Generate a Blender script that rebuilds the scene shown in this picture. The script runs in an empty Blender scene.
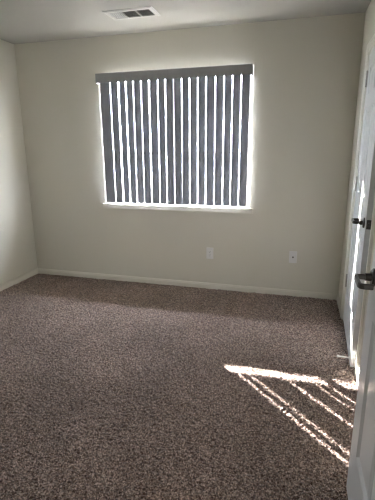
import bpy, bmesh, math, random
import numpy as np
from mathutils import Vector, Matrix, Euler
random.seed(7)
S = bpy.context.scene
COL = S.collection
R = math.radians

# ------------------------------------------------------------ camera
cam_d = bpy.data.cameras.new('camera')
cam = bpy.data.objects.new('camera', cam_d); COL.objects.link(cam)
cam_d.sensor_fit = 'VERTICAL'; cam_d.sensor_height = 36.0
cam_d.lens = 388.17 / 500 * 36.0
cam_d.clip_start = 0.02
yaw, pit, rol = 0.27322, 0.24935, -0.00549
f = Vector((-math.sin(yaw)*math.cos(pit), math.cos(yaw)*math.cos(pit), -math.sin(pit)))
r = Vector((math.cos(yaw), math.sin(yaw), 0)); u = r.cross(f)
r2 = r*math.cos(rol) + u*math.sin(rol); u2 = -r*math.sin(rol) + u*math.cos(rol)
M = Matrix((r2, u2, -f)).transposed().to_4x4(); M.translation = (2.86697, -3.72039, 1.37609)
cam.matrix_world = M
S.camera = cam

# ------------------------------------------------------------ world, sun, hall fill, exposure
S.view_settings.view_transform = 'Standard'; S.view_settings.look = 'None'
S.view_settings.gamma = 1.0; S.view_settings.exposure = 2.3
S.view_settings.use_curve_mapping = False
SKY = 36.0
SUN = 31.0
HALL_FILL = 9.0
w = bpy.data.worlds.new('sky'); S.world = w; w.use_nodes = True
bg = w.node_tree.nodes['Background']
bg.inputs['Color'].default_value = (0.84, 0.90, 1.0, 1); bg.inputs['Strength'].default_value = SKY
sd = bpy.data.lights.new('sun', 'SUN'); sd.energy = SUN; sd.angle = R(0.53); sd.color = (1.0, 0.94, 0.88)
sun = bpy.data.objects.new('sun', sd); COL.objects.link(sun)
SUN_DIR = Vector((0.97, -1.0, -0.60)).normalized()
sun.rotation_euler = SUN_DIR.to_track_quat('-Z', 'Y').to_euler(); sun.location = (-6, 8, 6)
# added fill light for the room, unseen in the hall behind the doorway
ad = bpy.data.lights.new('hall_fill_light', 'AREA'); ad.shape = 'RECTANGLE'; ad.size = 1.1; ad.size_y = 1.1
ad.energy = HALL_FILL; ad.color = (1.0, 0.97, 0.92)
al = bpy.data.objects.new('hall_fill_light', ad); COL.objects.link(al)
al.location = (3.45, -4.95, 0.75); al.rotation_euler = (R(104), 0, R(30))
S.cycles.max_bounces = 12; S.cycles.diffuse_bounces = 8; S.cycles.glossy_bounces = 4
S.cycles.transparent_max_bounces = 16; S.cycles.transmission_bounces = 8
S.cycles.sample_clamp_indirect = 6.0
S.cycles.use_denoising = True
S.cycles.filter_width = 1.25
S.cycles.caustics_reflective = False; S.cycles.caustics_refractive = False
pt = bpy.data.lights.new('window_portal', 'AREA'); pt.shape = 'RECTANGLE'; pt.size = 1.6; pt.size_y = 1.35
pt.cycles.is_portal = True
po = bpy.data.objects.new('window_portal', pt); COL.objects.link(po)
po.location = (1.695, 0.135, 1.47); po.rotation_euler = (R(-90), 0, 0)

# ------------------------------------------------------------ materials
def lin(c):
    return tuple((v/255/12.92 if v/255 <= 0.04045 else ((v/255+0.055)/1.055)**2.4) for v in c) + (1,)

def mat(name, rgb, rough=0.6, metal=0.0, spec=0.5, bump=None, var=None, coat=0.0):
    m = bpy.data.materials.new(name); m.use_nodes = True
    nt = m.node_tree; b = nt.nodes['Principled BSDF']
    b.inputs['Base Color'].default_value = rgb if len(rgb) == 4 else lin(rgb)
    b.inputs['Roughness'].default_value = rough; b.inputs['Metallic'].default_value = metal
    b.inputs['Specular IOR Level'].default_value = spec
    b.inputs['Coat Weight'].default_value = coat
    tc = nt.nodes.new('ShaderNodeTexCoord')
    if var:
        n = nt.nodes.new('ShaderNodeTexNoise'); n.inputs['Scale'].default_value = var[0]; n.inputs['Detail'].default_value = 3
        rp = nt.nodes.new('ShaderNodeMapRange'); rp.inputs['To Min'].default_value = 1-var[1]; rp.inputs['To Max'].default_value = 1+var[1]
        mx = nt.nodes.new('ShaderNodeVectorMath'); mx.operation = 'SCALE'
        mx.inputs[0].default_value = b.inputs['Base Color'].default_value[:3]
        nt.links.new(tc.outputs['Object'], n.inputs['Vector']); nt.links.new(n.outputs['Fac'], rp.inputs['Value'])
        nt.links.new(rp.outputs['Result'], mx.inputs['Scale']); nt.links.new(mx.outputs[0], b.inputs['Base Color'])
    if bump:
        n = nt.nodes.new('ShaderNodeTexNoise'); n.inputs['Scale'].default_value = bump[0]; n.inputs['Detail'].default_value = 2
        bp = nt.nodes.new('ShaderNodeBump'); bp.inputs['Strength'].default_value = bump[1]; bp.inputs['Distance'].default_value = bump[2]
        nt.links.new(tc.outputs['Object'], n.inputs['Vector']); nt.links.new(n.outputs['Fac'], bp.inputs['Height'])
        nt.links.new(bp.outputs['Normal'], b.inputs['Normal'])
    return m

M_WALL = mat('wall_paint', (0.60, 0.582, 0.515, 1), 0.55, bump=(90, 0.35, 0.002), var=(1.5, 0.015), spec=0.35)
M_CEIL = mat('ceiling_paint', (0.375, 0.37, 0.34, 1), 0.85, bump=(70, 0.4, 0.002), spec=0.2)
M_TRIM = mat('trim_paint', (0.76, 0.75, 0.70, 1), 0.4, var=(6, 0.015))
M_BASE = mat('baseboard_paint', (0.65, 0.625, 0.56, 1), 0.4)
M_DOOR = mat('door_paint', (0.58, 0.60, 0.61, 1), 0.28, bump=(40, 0.12, 0.001), spec=0.55)
M_VINYL = mat('window_vinyl', (0.8, 0.8, 0.8, 1), 0.35)
M_NICKEL = mat('aged_nickel', (0.06, 0.057, 0.052, 1), 0.3, metal=1.0, var=(60, 0.1))
M_STEEL = mat('hinge_steel', (0.40, 0.39, 0.37, 1), 0.4, metal=1.0)
M_PLATE = mat('plate_plastic', (0.68, 0.68, 0.68, 1), 0.35)
M_DARK = mat('dark_socket', (0.02, 0.02, 0.02, 1), 0.6)
M_VENT = mat('register_enamel', (0.38, 0.375, 0.35, 1), 0.5)
M_DUCT = mat('duct_interior', (0.045, 0.045, 0.045, 1), 0.8)
M_RUBBER = mat('white_rubber', (0.75, 0.75, 0.72, 1), 0.5)
M_EXT = mat('stucco', (0.5, 0.46, 0.4, 1), 0.9, bump=(50, 0.5, 0.004))
M_GROUND = mat('gravel_yard', (0.30, 0.28, 0.25, 1), 0.95, var=(8, 0.2))

def vane_material():
    m = bpy.data.materials.new('vane_vinyl'); m.use_nodes = True
    nt = m.node_tree; b = nt.nodes['Principled BSDF']; out = nt.nodes['Material Output']
    b.inputs['Base Color'].default_value = (0.235, 0.243, 0.255, 1); b.inputs['Roughness'].default_value = 0.45
    tr = nt.nodes.new('ShaderNodeBsdfTranslucent'); tr.inputs['Color'].default_value = (0.72, 0.76, 0.92, 1)
    mx = nt.nodes.new('ShaderNodeMixShader'); mx.inputs[0].default_value = 0.032
    nt.links.new(b.outputs[0], mx.inputs[1]); nt.links.new(tr.outputs[0], mx.inputs[2]); nt.links.new(mx.outputs[0], out.inputs[0])
    return m
M_VANE = vane_material()
M_VALANCE = mat('valance_vinyl', (0.275, 0.28, 0.285, 1), 0.45)

def glass_material():
    m = bpy.data.materials.new('window_glass'); m.use_nodes = True
    nt = m.node_tree; out = nt.nodes['Material Output']; nt.nodes.remove(nt.nodes['Principled BSDF'])
    t = nt.nodes.new('ShaderNodeBsdfTransparent'); t.inputs['Color'].default_value = (0.95, 0.95, 0.95, 1)
    g = nt.nodes.new('ShaderNodeBsdfGlossy'); g.inputs['Roughness'].default_value = 0.02
    lw = nt.nodes.new('ShaderNodeLayerWeight'); lw.inputs['Blend'].default_value = 0.5
    pw = nt.nodes.new('ShaderNodeMath'); pw.operation = 'POWER'; pw.inputs[1].default_value = 5.0
    fr = nt.nodes.new('ShaderNodeMath'); fr.operation = 'MULTIPLY_ADD'; fr.inputs[1].default_value = 0.95; fr.inputs[2].default_value = 0.04
    nt.links.new(lw.outputs['Facing'], pw.inputs[0]); nt.links.new(pw.outputs[0], fr.inputs[0])
    mx = nt.nodes.new('ShaderNodeMixShader')
    nt.links.new(fr.outputs[0], mx.inputs[0]); nt.links.new(t.outputs[0], mx.inputs[1]); nt.links.new(g.outputs[0], mx.inputs[2])
    nt.links.new(mx.outputs[0], out.inputs[0]); return m
M_GLASS = glass_material()

def carpet_material():
    m = bpy.data.materials.new('carpet_pile'); m.use_nodes = True
    nt = m.node_tree; b = nt.nodes['Principled BSDF']
    b.inputs['Roughness'].default_value = 0.95; b.inputs['Specular IOR Level'].default_value = 0.1
    b.inputs['Sheen Weight'].default_value = 0.3; b.inputs['Sheen Roughness'].default_value = 0.5
    tc = nt.nodes.new('ShaderNodeTexCoord')
    v = nt.nodes.new('ShaderNodeTexVoronoi'); v.inputs['Scale'].default_value = 200
    cr = nt.nodes.new('ShaderNodeValToRGB')
    e = cr.color_ramp.elements
    e[0].position = 0.0; e[0].color = (0.04, 0.024, 0.02, 1)
    e[1].position = 1.0; e[1].color = (0.70, 0.54, 0.455, 1)
    for p_, c_ in ((0.3, (0.108, 0.066, 0.052, 1)), (0.55, (0.228, 0.162, 0.135, 1)), (0.8, (0.40, 0.297, 0.25, 1))):
        q = e.new(p_); q.color = c_
    sep = nt.nodes.new('ShaderNodeSeparateColor')
    nt.links.new(tc.outputs['Object'], v.inputs['Vector']); nt.links.new(v.outputs['Color'], sep.inputs[0])
    nt.links.new(sep.outputs[0], cr.inputs[0])
    n = nt.nodes.new('ShaderNodeTexNoise'); n.inputs['Scale'].default_value = 2.2; n.inputs['Detail'].default_value = 4
    mr = nt.nodes.new('ShaderNodeMapRange'); mr.inputs['From Min'].default_value = 0.3; mr.inputs['From Max'].default_value = 0.7
    mr.inputs['To Min'].default_value = 0.84; mr.inputs['To Max'].default_value = 1.16
    sc = nt.nodes.new('ShaderNodeVectorMath'); sc.operation = 'SCALE'
    nt.links.new(tc.outputs['Object'], n.inputs['Vector']); nt.links.new(n.outputs['Fac'], mr.inputs['Value'])
    nt.links.new(cr.outputs[0], sc.inputs[0]); nt.links.new(mr.outputs[0], sc.inputs['Scale'])
    nt.links.new(sc.outputs[0], b.inputs['Base Color'])
    n2 = nt.nodes.new('ShaderNodeTexNoise'); n2.inputs['Scale'].default_value = 260; n2.inputs['Detail'].default_value = 2
    bp = nt.nodes.new('ShaderNodeBump'); bp.inputs['Strength'].default_value = 0.8; bp.inputs['Distance'].default_value = 0.006
    nt.links.new(tc.outputs['Object'], n2.inputs['Vector']); nt.links.new(n2.outputs['Fac'], bp.inputs['Height'])
    nt.links.new(bp.outputs['Normal'], b.inputs['Normal'])
    return m
M_CARPET = carpet_material()

# ------------------------------------------------------------ helpers
def box(bm, x0, x1, y0, y1, z0, z1):
    vs = [bm.verts.new((x, y, z)) for x in (x0, x1) for y in (y0, y1) for z in (z0, z1)]
    for q in ((0,1,3,2), (4,6,7,5), (0,4,5,1), (2,3,7,6), (0,2,6,4), (1,5,7,3)):
        bm.faces.new([vs[i] for i in q])

def obj(name, bm, m, parent=None, bevel=0.0, smooth=False, segs=2):
    bmesh.ops.recalc_face_normals(bm, faces=bm.faces)
    me = bpy.data.meshes.new(name); bm.to_mesh(me); bm.free()
    me.materials.append(m)
    o = bpy.data.objects.new(name, me); COL.objects.link(o)
    if parent: o.parent = parent
    if smooth:
        for p in me.polygons: p.use_smooth = True
    if bevel > 0:
        b = o.modifiers.new('bevel', 'BEVEL'); b.width = bevel; b.segments = segs; b.limit_method = 'ANGLE'; b.angle_limit = R(40)
    return o

def boxes(name, lst, m, parent=None, bevel=0.0):
    bm = bmesh.new()
    for b in lst: box(bm, *b)
    return obj(name, bm, m, parent, bevel)

def tag(o, label, cat, kind=None, group=None):
    o['label'] = label; o['category'] = cat
    if kind: o['kind'] = kind
    if group: o['group'] = group
    return o

def empty(name, loc, rz=0.0):
    o = bpy.data.objects.new(name, None); COL.objects.link(o)
    o.location = loc; o.rotation_euler = (0, 0, rz); o.empty_display_size = 0.1
    return o

def extrude_profile(bm, prof, a, b, n):
    """prof: (out, z) pairs; swept from a to b (xy points); n = xy direction of 'out'."""
    r1 = [bm.verts.new((a[0]+n[0]*p, a[1]+n[1]*p, z)) for p, z in prof]
    r2 = [bm.verts.new((b[0]+n[0]*p, b[1]+n[1]*p, z)) for p, z in prof]
    k = len(prof)
    for i in range(k):
        j = (i+1) % k
        bm.faces.new((r1[i], r1[j], r2[j], r2[i]))
    bm.faces.new(r1); bm.faces.new(r2)

def tube(bm, pts, rad, seg=14):
    """round tube with flat caps along pts; rad = one or a list"""
    pts = [Vector(p) for p in pts]; rs = rad if isinstance(rad, (list, tuple)) else [rad]*len(pts)
    rings = []; up = None
    for i, p in enumerate(pts):
        d = (pts[min(i+1, len(pts)-1)] - pts[max(i-1, 0)]).normalized()
        if up is None:
            up = d.orthogonal().normalized()
        side = d.cross(up).normalized(); up = side.cross(d).normalized()
        rings.append([bm.verts.new(p + (side*math.cos(t) + up*math.sin(t))*rs[i]) for t in [2*math.pi*k/seg for k in range(seg)]])
    for a, b in zip(rings, rings[1:]):
        for k in range(seg):
            bm.faces.new((a[k], a[(k+1) % seg], b[(k+1) % seg], b[k]))
    bm.faces.new(rings[0]); bm.faces.new(rings[-1])

W, H, FY = 3.308, 2.44, -3.15           # room width, ceiling height, front wall face
WX0, WX1, WZ0, WZ1 = 0.932, 2.438, 0.845, 2.110    # window opening
# ------------------------------------------------------------ setting
def shape_floor():
    # dense pile relief inside the room, from numpy
    st = 0.0048
    nx = int((W+0.02)/st); ny = int((3.9)/st)
    xs = np.linspace(-0.01, W+0.01, nx); ys = np.linspace(-3.9, 0.01, ny)
    X, Y = np.meshgrid(xs, ys)
    rg = np.random.default_rng(3)
    n1 = rg.random((ny, nx))
    c = rg.random((ny//2+2, nx//2+2)); c = np.repeat(np.repeat(c, 2, 0), 2, 1)[:ny, :nx]
    l = rg.random((ny//10+2, nx//10+2)); l = np.kron(l, np.ones((10, 10)))[:ny, :nx]
    for _ in range(4):
        l = (l + np.roll(l, 4, 0) + np.roll(l, -4, 0) + np.roll(l, 4, 1) + np.roll(l, -4, 1))/5
    Z = -0.0115 + 0.0095*n1 + 0.0070*c + 0.006*(l-0.5)
    X = X + (rg.random((ny, nx))-0.5)*0.003; Y = Y + (rg.random((ny, nx))-0.5)*0.003
    co = np.stack([X, Y, Z], -1).reshape(-1, 3).astype(np.float32)
    i = np.arange(nx*ny).reshape(ny, nx)
    q = np.stack([i[:-1, :-1], i[:-1, 1:], i[1:, 1:], i[1:, :-1]], -1).reshape(-1, 4).astype(np.int32)
    me = bpy.data.meshes.new('floor')
    me.vertices.add(len(co)); me.vertices.foreach_set('co', co.ravel())
    me.loops.add(q.size); me.loops.foreach_set('vertex_index', q.ravel())
    me.polygons.add(len(q)); me.polygons.foreach_set('loop_start', np.arange(0, q.size, 4, dtype=np.int32))
    me.update(calc_edges=True); me.materials.append(M_CARPET)
    o = bpy.data.objects.new('floor', me); COL.objects.link(o); return o
fl = tag(shape_floor(), 'brown and taupe speckled frieze carpet covering the whole floor', 'carpet', 'structure')

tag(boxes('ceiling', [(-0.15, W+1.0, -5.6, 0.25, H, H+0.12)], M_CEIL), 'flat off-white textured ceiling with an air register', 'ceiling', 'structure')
# back wall with the window opening 
T = 0.12
tag(boxes('wall_back', [(-0.15, WX0, 0, T, -0.05, H), (WX1, W+0.15, 0, T, -0.05, H), (WX0, WX1, 0, T, -0.05, WZ0-0.02), (WX0, WX1, 0, T, WZ1, H)], M_WALL),
    'beige painted back wall holding the window and two wall plates', 'wall', 'structure')
tag(boxes('wall_left', [(-0.15, 0, FY-0.12, 0, -0.05, H)], M_WALL), 'cream painted left wall, bare', 'wall', 'structure')
# right wall with closet door opening
DY0, DY1, DH = -1.292, -0.462, 2.055
tag(boxes('wall_right', [(W, W+0.12, DY1, 0, -0.05, H), (W, W+0.12, FY-0.12, DY0, -0.05, H), (W, W+0.12, DY0, DY1, DH, H)], M_WALL),
    'cream painted right wall around the far white door', 'wall', 'structure')
tag(boxes('wall_closet', [(W+0.70, W+0.82, -2.0, 0.0, -0.05, H), (W+0.12, W+0.70, -0.12, 0.0, -0.05, H), (W+0.12, W+0.70, -2.0, -1.9, -0.05, H), (W, W+0.82, -2.0, 0, -0.10, -0.012)], M_WALL),
    'walls of the closet behind the far door', 'wall', 'structure')
# front wall with the doorway the photograph is taken through
EX0, EX1 = 2.20, 3.165
tag(boxes('wall_front', [(0, EX0, FY-0.12, FY, -0.05, H), (EX1, W, FY-0.12, FY, -0.05, H), (EX0, EX1, FY-0.12, FY, DH, H)], M_WALL),
    'cream wall holding the entrance doorway', 'wall', 'structure')
tag(boxes('wall_hall', [(1.3, 1.42, -5.6, FY-0.12, -0.05, H), (3.9, 4.02, -5.6, FY-0.12, -0.05, H), (1.3, 4.02, -5.72, -5.6, -0.05, H), (W+0.12, 3.9, FY-0.12, FY, -0.05, H)], M_WALL),
    'walls of the hall behind the doorway', 'wall', 'structure')
tag(boxes('floor_hall', [(1.3, 3.9, -5.6, -3.9, -0.10, -0.003), (W, 3.9, -3.9, FY, -0.10, -0.003)], M_CARPET), 'carpet continuing into the hall', 'carpet', 'structure')

BP = [(0, 0), (0.014, 0), (0.014, 0.044), (0.010, 0.050), (0.010, 0.054), (0.005, 0.062), (0, 0.063)]
def baseboard(name, a, b, n, label):
    bm = bmesh.new(); extrude_profile(bm, [(p, z-0.006) for p, z in BP], a, b, n)
    tag(obj(name, bm, M_BASE), label, 'baseboard', 'structure')
baseboard('baseboard_back', (0, 0), (W, 0), (0, -1), 'low cream baseboard along the wall under the window')
baseboard('baseboard_left', (0, 0), (0, FY), (1, 0), 'low cream baseboard along the left wall')
baseboard('baseboard_right', (W, 0), (W, DY1+0.075), (-1, 0), 'short cream baseboard between back corner and far door')
baseboard('baseboard_near', (W, DY0-0.075), (W, FY), (-1, 0), 'cream baseboard running behind the open near door')

def casing(name, x, nx, y0, y1, h, label, horizontal='y'):
    """door trim with stepped profile on plane, around an opening y0..y1"""
    w_ = 0.058
    lst = []
    for (e, s) in ((y1+0.008, 1), (y0-0.008, -1)):
        for (o0, o1, d) in ((0, 0.02, 0.011), (0.02, 0.045, 0.015), (0.045, w_, 0.018)):
            a, b = sorted((e+s*o0, e+s*o1))
            lst.append((a, b, d, -0.005, h+0.008+o1))
    for (o0, o1, d) in ((0, 0.02, 0.011), (0.02, 0.045, 0.015), (0.045, w_, 0.018)):
        lst.append((y0-0.008-o1, y1+0.008+o1, d-0.0005, h+0.008+o0, h+0.008+o1))
    bm = bmesh.new()
    for a, b, d, z0, z1 in lst:
        q = sorted((x, x+nx*d))
        if horizontal == 'y': box(bm, q[0], q[1], a, b, z0, z1)
        else: box(bm, a, b, q[0], q[1], z0, z1)
    return tag(obj(name, bm, M_TRIM, bevel=0.002), label, 'door trim', 'structure')
casing('trim_1', W, -1, DY0+0.012, DY1-0.012, DH-0.012, 'cream door casing around the far door beside the back corner')
casing('trim_2', FY, 1, EX0+0.012, EX1-0.012, DH-0.012, 'cream door casing around the entrance doorway', 'x')
# jambs
tag(boxes('trim_3', [(W-0.002, W+0.122, DY1-0.018, DY1+0.001, -0.01, DH), (W-0.002, W+0.122, DY0-0.001, DY0+0.018, -0.01, DH), (W-0.002, W+0.122, DY0, DY1, DH-0.018, DH+0.001),
                 (W+0.045, W+0.060, DY1-0.030, DY1-0.018, -0.01, DH-0.018), (W+0.045, W+0.060, DY0+0.018, DY0+0.030, -0.01, DH-0.018), (W+0.045, W+0.060, DY0+0.018, DY1-0.018, DH-0.030, DH-0.018)], M_TRIM, bevel=0.001),
    'cream jamb and stop lining the far door opening', 'door jamb', 'structure')
tag(boxes('trim_4', [(EX0-0.001, EX0+0.018, FY-0.122, FY+0.002, -0.01, DH), (EX1-0.018, EX1+0.001, FY-0.122, FY+0.002, -0.01, DH), (EX0, EX1, FY-0.122, FY+0.002, DH-0.018, DH+0.001)], M_TRIM, bevel=0.001),
    'cream jamb lining the entrance doorway', 'door jamb', 'structure')

# ------------------------------------------------------------ window
win = empty('window_1', ((WX0+WX1)/2, 0.0, WZ0)); tag(win, 'wide sliding window behind the vertical blind', 'window', 'structure')
def child_boxes(name, lst, m, parent, bevel=0.0):
    """boxes given in world coordinates, parented without moving"""
    o = boxes(name, lst, m, None, bevel); o.parent = parent
    o.matrix_parent_inverse = Matrix.Translation(parent.location).inverted() if parent.rotation_euler.z == 0 else (Matrix.Translation(parent.location) @ Matrix.Rotation(parent.rotation_euler.z, 4, 'Z')).inverted()
    return o
GY = 0.065
XM = 1.66
FW = 0.036
child_boxes('window_frame', [(WX0, WX0+0.066, GY-0.02, GY+0.02, WZ0-0.02, WZ1), (WX1-FW, WX1, GY-0.02, GY+0.02, WZ0-0.02, WZ1),
    (WX0+FW, WX1-FW, GY-0.02, GY+0.02, WZ0-0.02, WZ0+0.010), (WX0+FW, WX1-FW, GY-0.02, GY+0.02, WZ1-0.03, WZ1)], M_VINYL, win, 0.002)
child_boxes('window_sash', [(XM-0.028, XM+0.028, GY-0.012, GY+0.02, WZ0+0.010, WZ1-0.03), (WX0+FW, XM-0.028, GY-0.005, GY+0.012, 1.350, 1.368), (XM+0.028, WX1-FW, GY-0.005, GY+0.012, 1.350, 1.368)], M_VINYL, win, 0.002)
child_boxes('glass', [(WX0+FW, XM-0.028, GY+0.002, GY+0.005, WZ0+0.010, WZ1-0.03), (XM+0.028, WX1-FW, GY+0.002, GY+0.005, WZ0+0.010, WZ1-0.03)], M_GLASS, win)
child_boxes('window_sill', [(WX0+0.001, WX1-0.001, -0.001, GY-0.02, WZ0-0.0195, WZ0+0.0005), (WX0-0.03, WX1+0.04, -0.022, 0.0, WZ0-0.050, WZ0)], M_BASE, win, 0.004)

# ------------------------------------------------------------ outside
tag(boxes('roof_eave', [(-3.0, 6.0, T, 1.05, 2.34, 2.50)], M_EXT), 'roof eave over the window outside', 'eave', 'structure')
tag(boxes('ground', [(-14, 18, T, 24, -0.35, -0.25)], M_GROUND), 'gravel yard outside the window', 'ground', 'structure')

# ------------------------------------------------------------ vertical blind
blind = empty('vertical_blind', (1.69, -0.04, 2.0))
tag(blind, 'closed vertical blind with eighteen grey vanes and a plain valance, hanging at the window', 'blind')
VY = -0.085
VX0, VX1, VZ0, VZ1 = 0.938, 2.436, 2.014, 2.100
child_boxes('valance', [(VX0, VX1, VY, VY+0.004, VZ0, VZ1), (VX0, VX0+0.004, VY+0.004, -0.003, VZ0, VZ1), (VX1-0.004, VX1, VY+0.004, -0.003, VZ0, VZ1)], M_VALANCE, blind, 0.001)
child_boxes('head_rail', [(VX0+0.02, VX1-0.02, -0.062, -0.022, 2.035, 2.068)], M_VINYL, blind, 0.003)
gaps = [1.068, 1.154, 1.231, 1.308, 1.388, 1.468, 1.555, 1.629, 1.709, 1.789, 1.864, 1.942, 2.02, 2.105, 2.185, 2.260, 2.338]
open_to_sun = {1: 0.0135, 2: 0.011, 5: 0.011, 7: 0.0075, 8: 0.0065}
edges = []        # per gap: (right edge of left vane x, y), (left edge of next vane x, y)
for k, g in enumerate(gaps):
    if k in open_to_sun:
        dx, dy = 0.012, 0.004
        dx = open_to_sun[k] - 0.97*dy
    else:
        fr_ = (g-1.0)/1.4                      # vanes stand more turned towards the right
        dx, dy = 0.0044, -0.0045-0.002*fr_
        if k in (9, 13, 15): dx, dy = 0.0036, -0.005
    edges.append(((g-dx/2, -0.040-dy/2), (g+dx/2, -0.040+dy/2)))
vane_spans = []
left = (0.958, -0.043)
for (a, b) in edges:
    vane_spans.append((left, a)); left = b
vane_spans.append((left, (2.415, -0.034)))
rv = random.Random(5)
for i, (a, b) in enumerate(vane_spans):
    bm = bmesh.new()
    a = Vector((a[0], a[1], 0)); b = Vector((b[0], b[1], 0)); d = b-a; n = Vector((d.y, -d.x, 0)).normalized()
    N = 8; rows = []
    zb = 0.866 + rv.uniform(-0.002, 0.002)
    for z in (2.036, zb):
        sw = 0.0 if z > 1.5 else rv.uniform(-0.0015, 0.0015)
        for side in (0, 0.0008):
            rows.append([bm.verts.new(Vector((a.x+d.x*t+sw, a.y+d.y*t, z)) + n*(0.005*4*t*(1-t)+side)) for t in [k/N for k in range(N+1)]])
    f_, bk, f2, bk2 = rows
    for k in range(N):
        bm.faces.new((f_[k], f_[k+1], f2[k+1], f2[k])); bm.faces.new((bk[k], bk2[k], bk2[k+1], bk[k+1]))
        bm.faces.new((f_[k], bk[k], bk[k+1], f_[k+1])); bm.faces.new((f2[k], f2[k+1], bk2[k+1], bk2[k]))
    bm.faces.new((f_[0], f2[0], bk2[0], bk[0])); bm.faces.new((f_[N], bk[N], bk2[N], f2[N]))
    o = obj('vane', bm, M_VANE, None, smooth=False); o.parent = blind; o.matrix_parent_inverse = Matrix.Translation(blind.location).inverted()

# ------------------------------------------------------------ panel doors
def panel_door_mesh(w, h, t, panels, depth=0.009):
    """slab in local x 0..w, y -t/2..t/2, z 0..h, raised panels on both faces; panels: (x0,x1,z0,z1)"""
    bm = bmesh.new()
    xs = sorted({0, w} | {p[0] for p in panels} | {p[1] for p in panels})
    zs = sorted({0, h} | {p[2] for p in panels} | {p[3] for p in panels})
    def inside(x, z): return any(p[0] < x < p[1] and p[2] < z < p[3] for p in panels)
    for s in (-1, 1):
        y = s*t/2
        for i in range(len(xs)-1):
            for j in range(len(zs)-1):
                if inside((xs[i]+xs[i+1])/2, (zs[j]+zs[j+1])/2): continue
                bm.faces.new([bm.verts.new((x, y, z)) for x, z in ((xs[i], zs[j]), (xs[i+1], zs[j]), (xs[i+1], zs[j+1]), (xs[i], zs[j+1]))])
        for (x0, x1, z0, z1) in panels:
            rings = []
            for off, dd in ((0, 0), (0.008, depth*0.55), (0.016, depth), (0.026, depth), (0.034, depth*0.6), (0.052, depth*0.15)):
                yy = y - s*dd
                rings.append([bm.verts.new((x, yy, z)) for x, z in ((x0+off, z0+off), (x1-off, z0+off), (x1-off, z1-off), (x0+off, z1-off))])
            for a, b in zip(rings, rings[1:]):
                for k in range(4):
                    bm.faces.new((a[k], a[(k+1) % 4], b[(k+1) % 4], b[k]))
            bm.faces.new(rings[-1])
    for (xa, za, xb, zb) in ((0, 0, w, 0), (w, 0, w, h), (w, h, 0, h), (0, h, 0, 0)):
        bm.faces.new([bm.verts.new(v) for v in ((xa, -t/2, za), (xb, -t/2, zb), (xb, t/2, zb), (xa, t/2, za))])
    bmesh.ops.remove_doubles(bm, verts=bm.verts, dist=1e-5)
    return bm

def lever(parent, x, z, s, toward, t):
    """lever set on local face y = s*t/2; bar runs along local x sign 'toward'"""
    y0 = s*t/2
    bm = bmesh.new()
    tube(bm, [(x, y0, z), (x, y0+s*0.006, z), (x, y0+s*0.010, z)], [0.032, 0.032, 0.026], 28)
    tube(bm, [(x, y0+s*0.009, z), (x, y0+s*0.030, z)], [0.014, 0.0125], 18)
    base = obj('handle', bm, M_NICKEL, parent)
    # lever arm: neck out, elbow, flat bar, return towards the door
    bm = bmesh.new()
    hw, th = 0.0092, 0.006
    pth = [(x, y0+s*0.026), (x, y0+s*0.050), (x+toward*0.003, y0+s*0.057), (x+toward*0.012, y0+s*0.0605), (x+toward*0.050, y0+s*0.061), (x+toward*0.094, y0+s*0.0605),
           (x+toward*0.104, y0+s*0.057), (x+toward*0.107, y0+s*0.048), (x+toward*0.107, y0+s*0.030), (x+toward*0.107, y0+s*0.020)]
    rows = []
    for i, p in enumerate(pth):
        a = Vector(pth[max(i-1, 0)]); b = Vector(pth[min(i+1, len(pth)-1)]); d = (b-a).normalized(); nn = Vector((-d.y, d.x))
        q = Vector(p)
        rows.append([bm.verts.new((q.x+nn.x*th*c, q.y+nn.y*th*c, z+hw*e)) for c, e in ((-1, -1), (1, -1), (1, 1), (-1, 1))])
    for a, b in zip(rows, rows[1:]):
        for k in range(4): bm.faces.new((a[k], a[(k+1) % 4], b[(k+1) % 4], b[k]))
    bm.faces.new(rows[0]); bm.faces.new(rows[-1])
    obj('lever', bm, M_NICKEL, base, bevel=0.003)
    return base

def make_door(name, loc, rz, w, h, lever_sides, label, hinge_side):
    t = 0.035
    root = empty(name, loc, rz); tag(root, label, 'door', 'structure')
    st = 0.112; mid = 0.105; x1 = (w-mid)/2; x2 = (w+mid)/2
    pn = []
    for z0, z1 in ((0.245, 0.80), (1.055, 1.645), (1.735, 1.915)):
        pn += [(st, x1, z0, z1), (x2, w-st, z0, z1)]
    obj('door_slab', panel_door_mesh(w, h, t, pn), M_DOOR, root, bevel=0.0012)
    for s in lever_sides:
        lever(root, w-0.062, 0.938, s, -1, t)
    bm = bmesh.new()
    box(bm, w-0.0005, w+0.0012, -0.0125, 0.0125, 0.91, 0.966)
    lp = obj('latch_plate', bm, M_NICKEL, root)
    bm = bmesh.new(); box(bm, w, w+0.009, -0.006, 0.006, 0.927, 0.949); obj('latch_bolt', bm, M_NICKEL, lp, bevel=0.002)
    for hz in (1.86, 1.115, 0.335):
        bm = bmesh.new()
        y = hinge_side*(t/2+0.005)
        tube(bm, [(-0.004, y, hz-0.05), (-0.004, y, hz+0.05)], 0.0062, 12)
        tube(bm, [(-0.004, y, hz+0.05), (-0.004, y, hz+0.056)], [0.0075, 0.004], 12)
        tube(bm, [(-0.004, y, hz-0.05), (-0.004, y, hz-0.056)], [0.0075, 0.004], 12)
        box(bm, -0.004, 0.022, hinge_side*(t/2) - 0.0012, hinge_side*(t/2)+0.0012, hz-0.045, hz+0.045)
        obj('hinge', bm, M_STEEL, root)
    return root

# far door: hinged beside the back corner, ajar into the room.  local +x runs from hinge to latch (world -y)
AJAR = R(2.6)
d1 = make_door('door_1', (W+0.016, DY1-0.022, 0.012), R(-90)-AJAR, 0.782, 2.018, (-1,), 'white six-panel door in the right wall, slightly ajar, with lever handle', -1)
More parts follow.
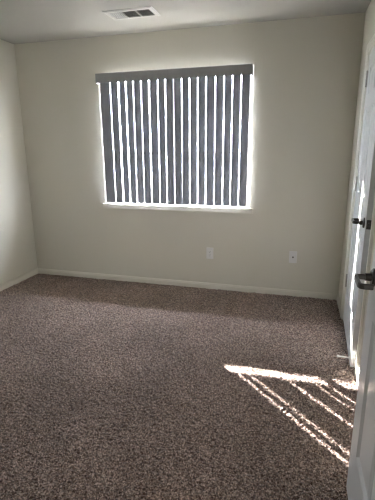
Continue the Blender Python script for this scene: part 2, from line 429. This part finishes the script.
# near door: swung open 90 degrees, hinged at the front wall; local +x runs from hinge to latch (world +y)
d2 = make_door('door_2', (3.160, FY+0.010, 0.014), R(90), 0.875, 2.018, (1,), 'white six-panel entrance door swung open at the right edge of the photo', 1)

# spring door stop on the far door's foot (local face -y looks into the room)
bm = bmesh.new()
yy = -0.0175
tube(bm, [(0.745, yy, 0.045), (0.745, yy-0.004, 0.045), (0.745, yy-0.007, 0.045)], [0.013, 0.013, 0.008], 16)
pts = [(0.745+0.0045*math.cos(k*0.9), yy-0.007-k*0.00058, 0.045+0.0045*math.sin(k*0.9)) for k in range(110)]
tube(bm, pts, 0.0016, 6)
ds = obj('door_stop', bm, M_RUBBER, d1)
bm = bmesh.new(); tube(bm, [(0.745, yy-0.068, 0.045), (0.745, yy-0.071, 0.045), (0.745, yy-0.080, 0.045), (0.745, yy-0.083, 0.045)], [0.007, 0.0085, 0.0085, 0.006], 16)
obj('tip', bm, M_RUBBER, ds)

# ------------------------------------------------------------ wall plates
def plate(name, x, z, label, cat, kind):
    root = empty(name, (x, 0, z)); tag(root, label, cat)
    bm = bmesh.new(); box(bm, -0.036, 0.036, -0.006, 0, -0.0585, 0.0585)
    cp = obj('cover_plate', bm, M_PLATE, root, bevel=0.003)
    if kind == 'rocker':
        bm = bmesh.new(); box(bm, -0.0168, 0.0168, -0.0085, -0.004, -0.0335, 0.0335)
        rc = obj('receptacle', bm, M_PLATE, root, bevel=0.001)
        bm = bmesh.new()
        for zc in (-0.018, 0.018):
            box(bm, -0.0078, -0.0058, -0.0090, -0.0080, zc-0.001, zc+0.008); box(bm, 0.0058, 0.0078, -0.0090, -0.0080, zc-0.001, zc+0.007)
            tube(bm, [(0, -0.0080, zc-0.008), (0, -0.0090, zc-0.008)], 0.0028, 10)
        obj('slots', bm, M_DARK, rc)
    else:
        bm = bmesh.new(); tube(bm, [(0, -0.005, 0.0), (0, -0.009, 0.0)], 0.0085, 6); tube(bm, [(0, -0.009, 0), (0, -0.018, 0)], 0.0052, 14)
        obj('cable_jack', bm, M_DARK, root)
    for zc in (-0.0485, 0.0485) if kind == 'rocker' else (-0.040, 0.040):
        bm = bmesh.new(); tube(bm, [(0, -0.0055, zc), (0, -0.0070, zc)], [0.0035, 0.0028], 12)
        obj('screw', bm, M_PLATE, root)
    return root
plate('power_outlet', 2.060, 0.374, 'white power outlet low on the back wall below the window', 'outlet', 'rocker')
plate('cable_wall_plate', 2.872, 0.389, 'white cable jack plate low on the back wall towards the right corner', 'wall plate', 'jack')

# ------------------------------------------------------------ ceiling register
vr = empty('air_vent', (1.520, -0.515, H)); tag(vr, 'white three-way air register with dark louvre openings on the ceiling', 'air vent')
VL, VD = 0.205, 0.108     # half sizes
il, idp = 0.170, 0.070
bm = bmesh.new()
# flanged rim: outer edge thin, inner lip deeper
def ring(bm, a, b):
    (ax, ay, az), (bx, by, bz) = a, b
    A = [bm.verts.new((sx*ax, sy*ay, az)) for sx, sy in ((-1, -1), (1, -1), (1, 1), (-1, 1))]
    B = [bm.verts.new((sx*bx, sy*by, bz)) for sx, sy in ((-1, -1), (1, -1), (1, 1), (-1, 1))]
    for k in range(4): bm.faces.new((A[k], A[(k+1) % 4], B[(k+1) % 4], B[k]))
ring(bm, (VL, VD, 0), (VL, VD, -0.003)); ring(bm, (VL, VD, -0.003), (VL-0.012, VD-0.012, -0.009)); ring(bm, (VL-0.012, VD-0.012, -0.009), (il, idp, -0.009)); ring(bm, (il, idp, -0.009), (il, idp, -0.001))
bmesh.ops.remove_doubles(bm, verts=bm.verts, dist=1e-5)
obj('frame', bm, M_VENT, vr)
boxes('duct_opening', [(-il, il, -idp, idp, -0.0015, -0.0005)], M_DUCT, vr)
def blades(lo, hi, axis, n, tilt):
    bm = bmesh.new()
    for k in range(n):
        if axis == 'y':      # blades run along x, spaced in y
            c = -idp + (k+0.5)*2*idp/n; hx = (hi-lo)/2; mx_ = (hi+lo)/2; wd = 0.0075
            pts = [(mx_-hx, c-wd*math.cos(tilt), -0.005-0.004*math.sin(tilt)), (mx_+hx, c-wd*math.cos(tilt), -0.005-0.004*math.sin(tilt)), (mx_+hx, c+wd*math.cos(tilt), -0.005+0.004*math.sin(tilt)), (mx_-hx, c+wd*math.cos(tilt), -0.005+0.004*math.sin(tilt))]
        else:
            c = lo + (k+0.5)*(hi-lo)/n; wd = 0.0085
            pts = [(c-wd*math.cos(tilt), -idp, -0.005-0.004*math.sin(tilt)), (c+wd*math.cos(tilt), -idp, -0.005+0.004*math.sin(tilt)), (c+wd*math.cos(tilt), idp, -0.005+0.004*math.sin(tilt)), (c-wd*math.cos(tilt), idp, -0.005-0.004*math.sin(tilt))]
        v0 = [bm.verts.new(p) for p in pts]; v1 = [bm.verts.new((p[0], p[1], p[2]+0.0008)) for p in pts]
        bm.faces.new(v0); bm.faces.new(v1)
        for q in range(4): bm.faces.new((v0[q], v0[(q+1) % 4], v1[(q+1) % 4], v1[q]))
    return bm
obj('louvers', blades(-il, -0.065, 'x', 7, R(-24)), M_VENT, vr)
obj('louvers', blades(-0.055, 0.052, 'y', 6, R(60)), M_VENT, vr)
obj('louvers', blades(0.062, il, 'y', 6, R(60)), M_VENT, vr)
boxes('divider', [(-0.065, -0.055, -idp, idp, -0.009, -0.001)], M_VENT, vr)
boxes('divider', [(0.052, 0.062, -idp, idp, -0.009, -0.001)], M_VENT, vr)
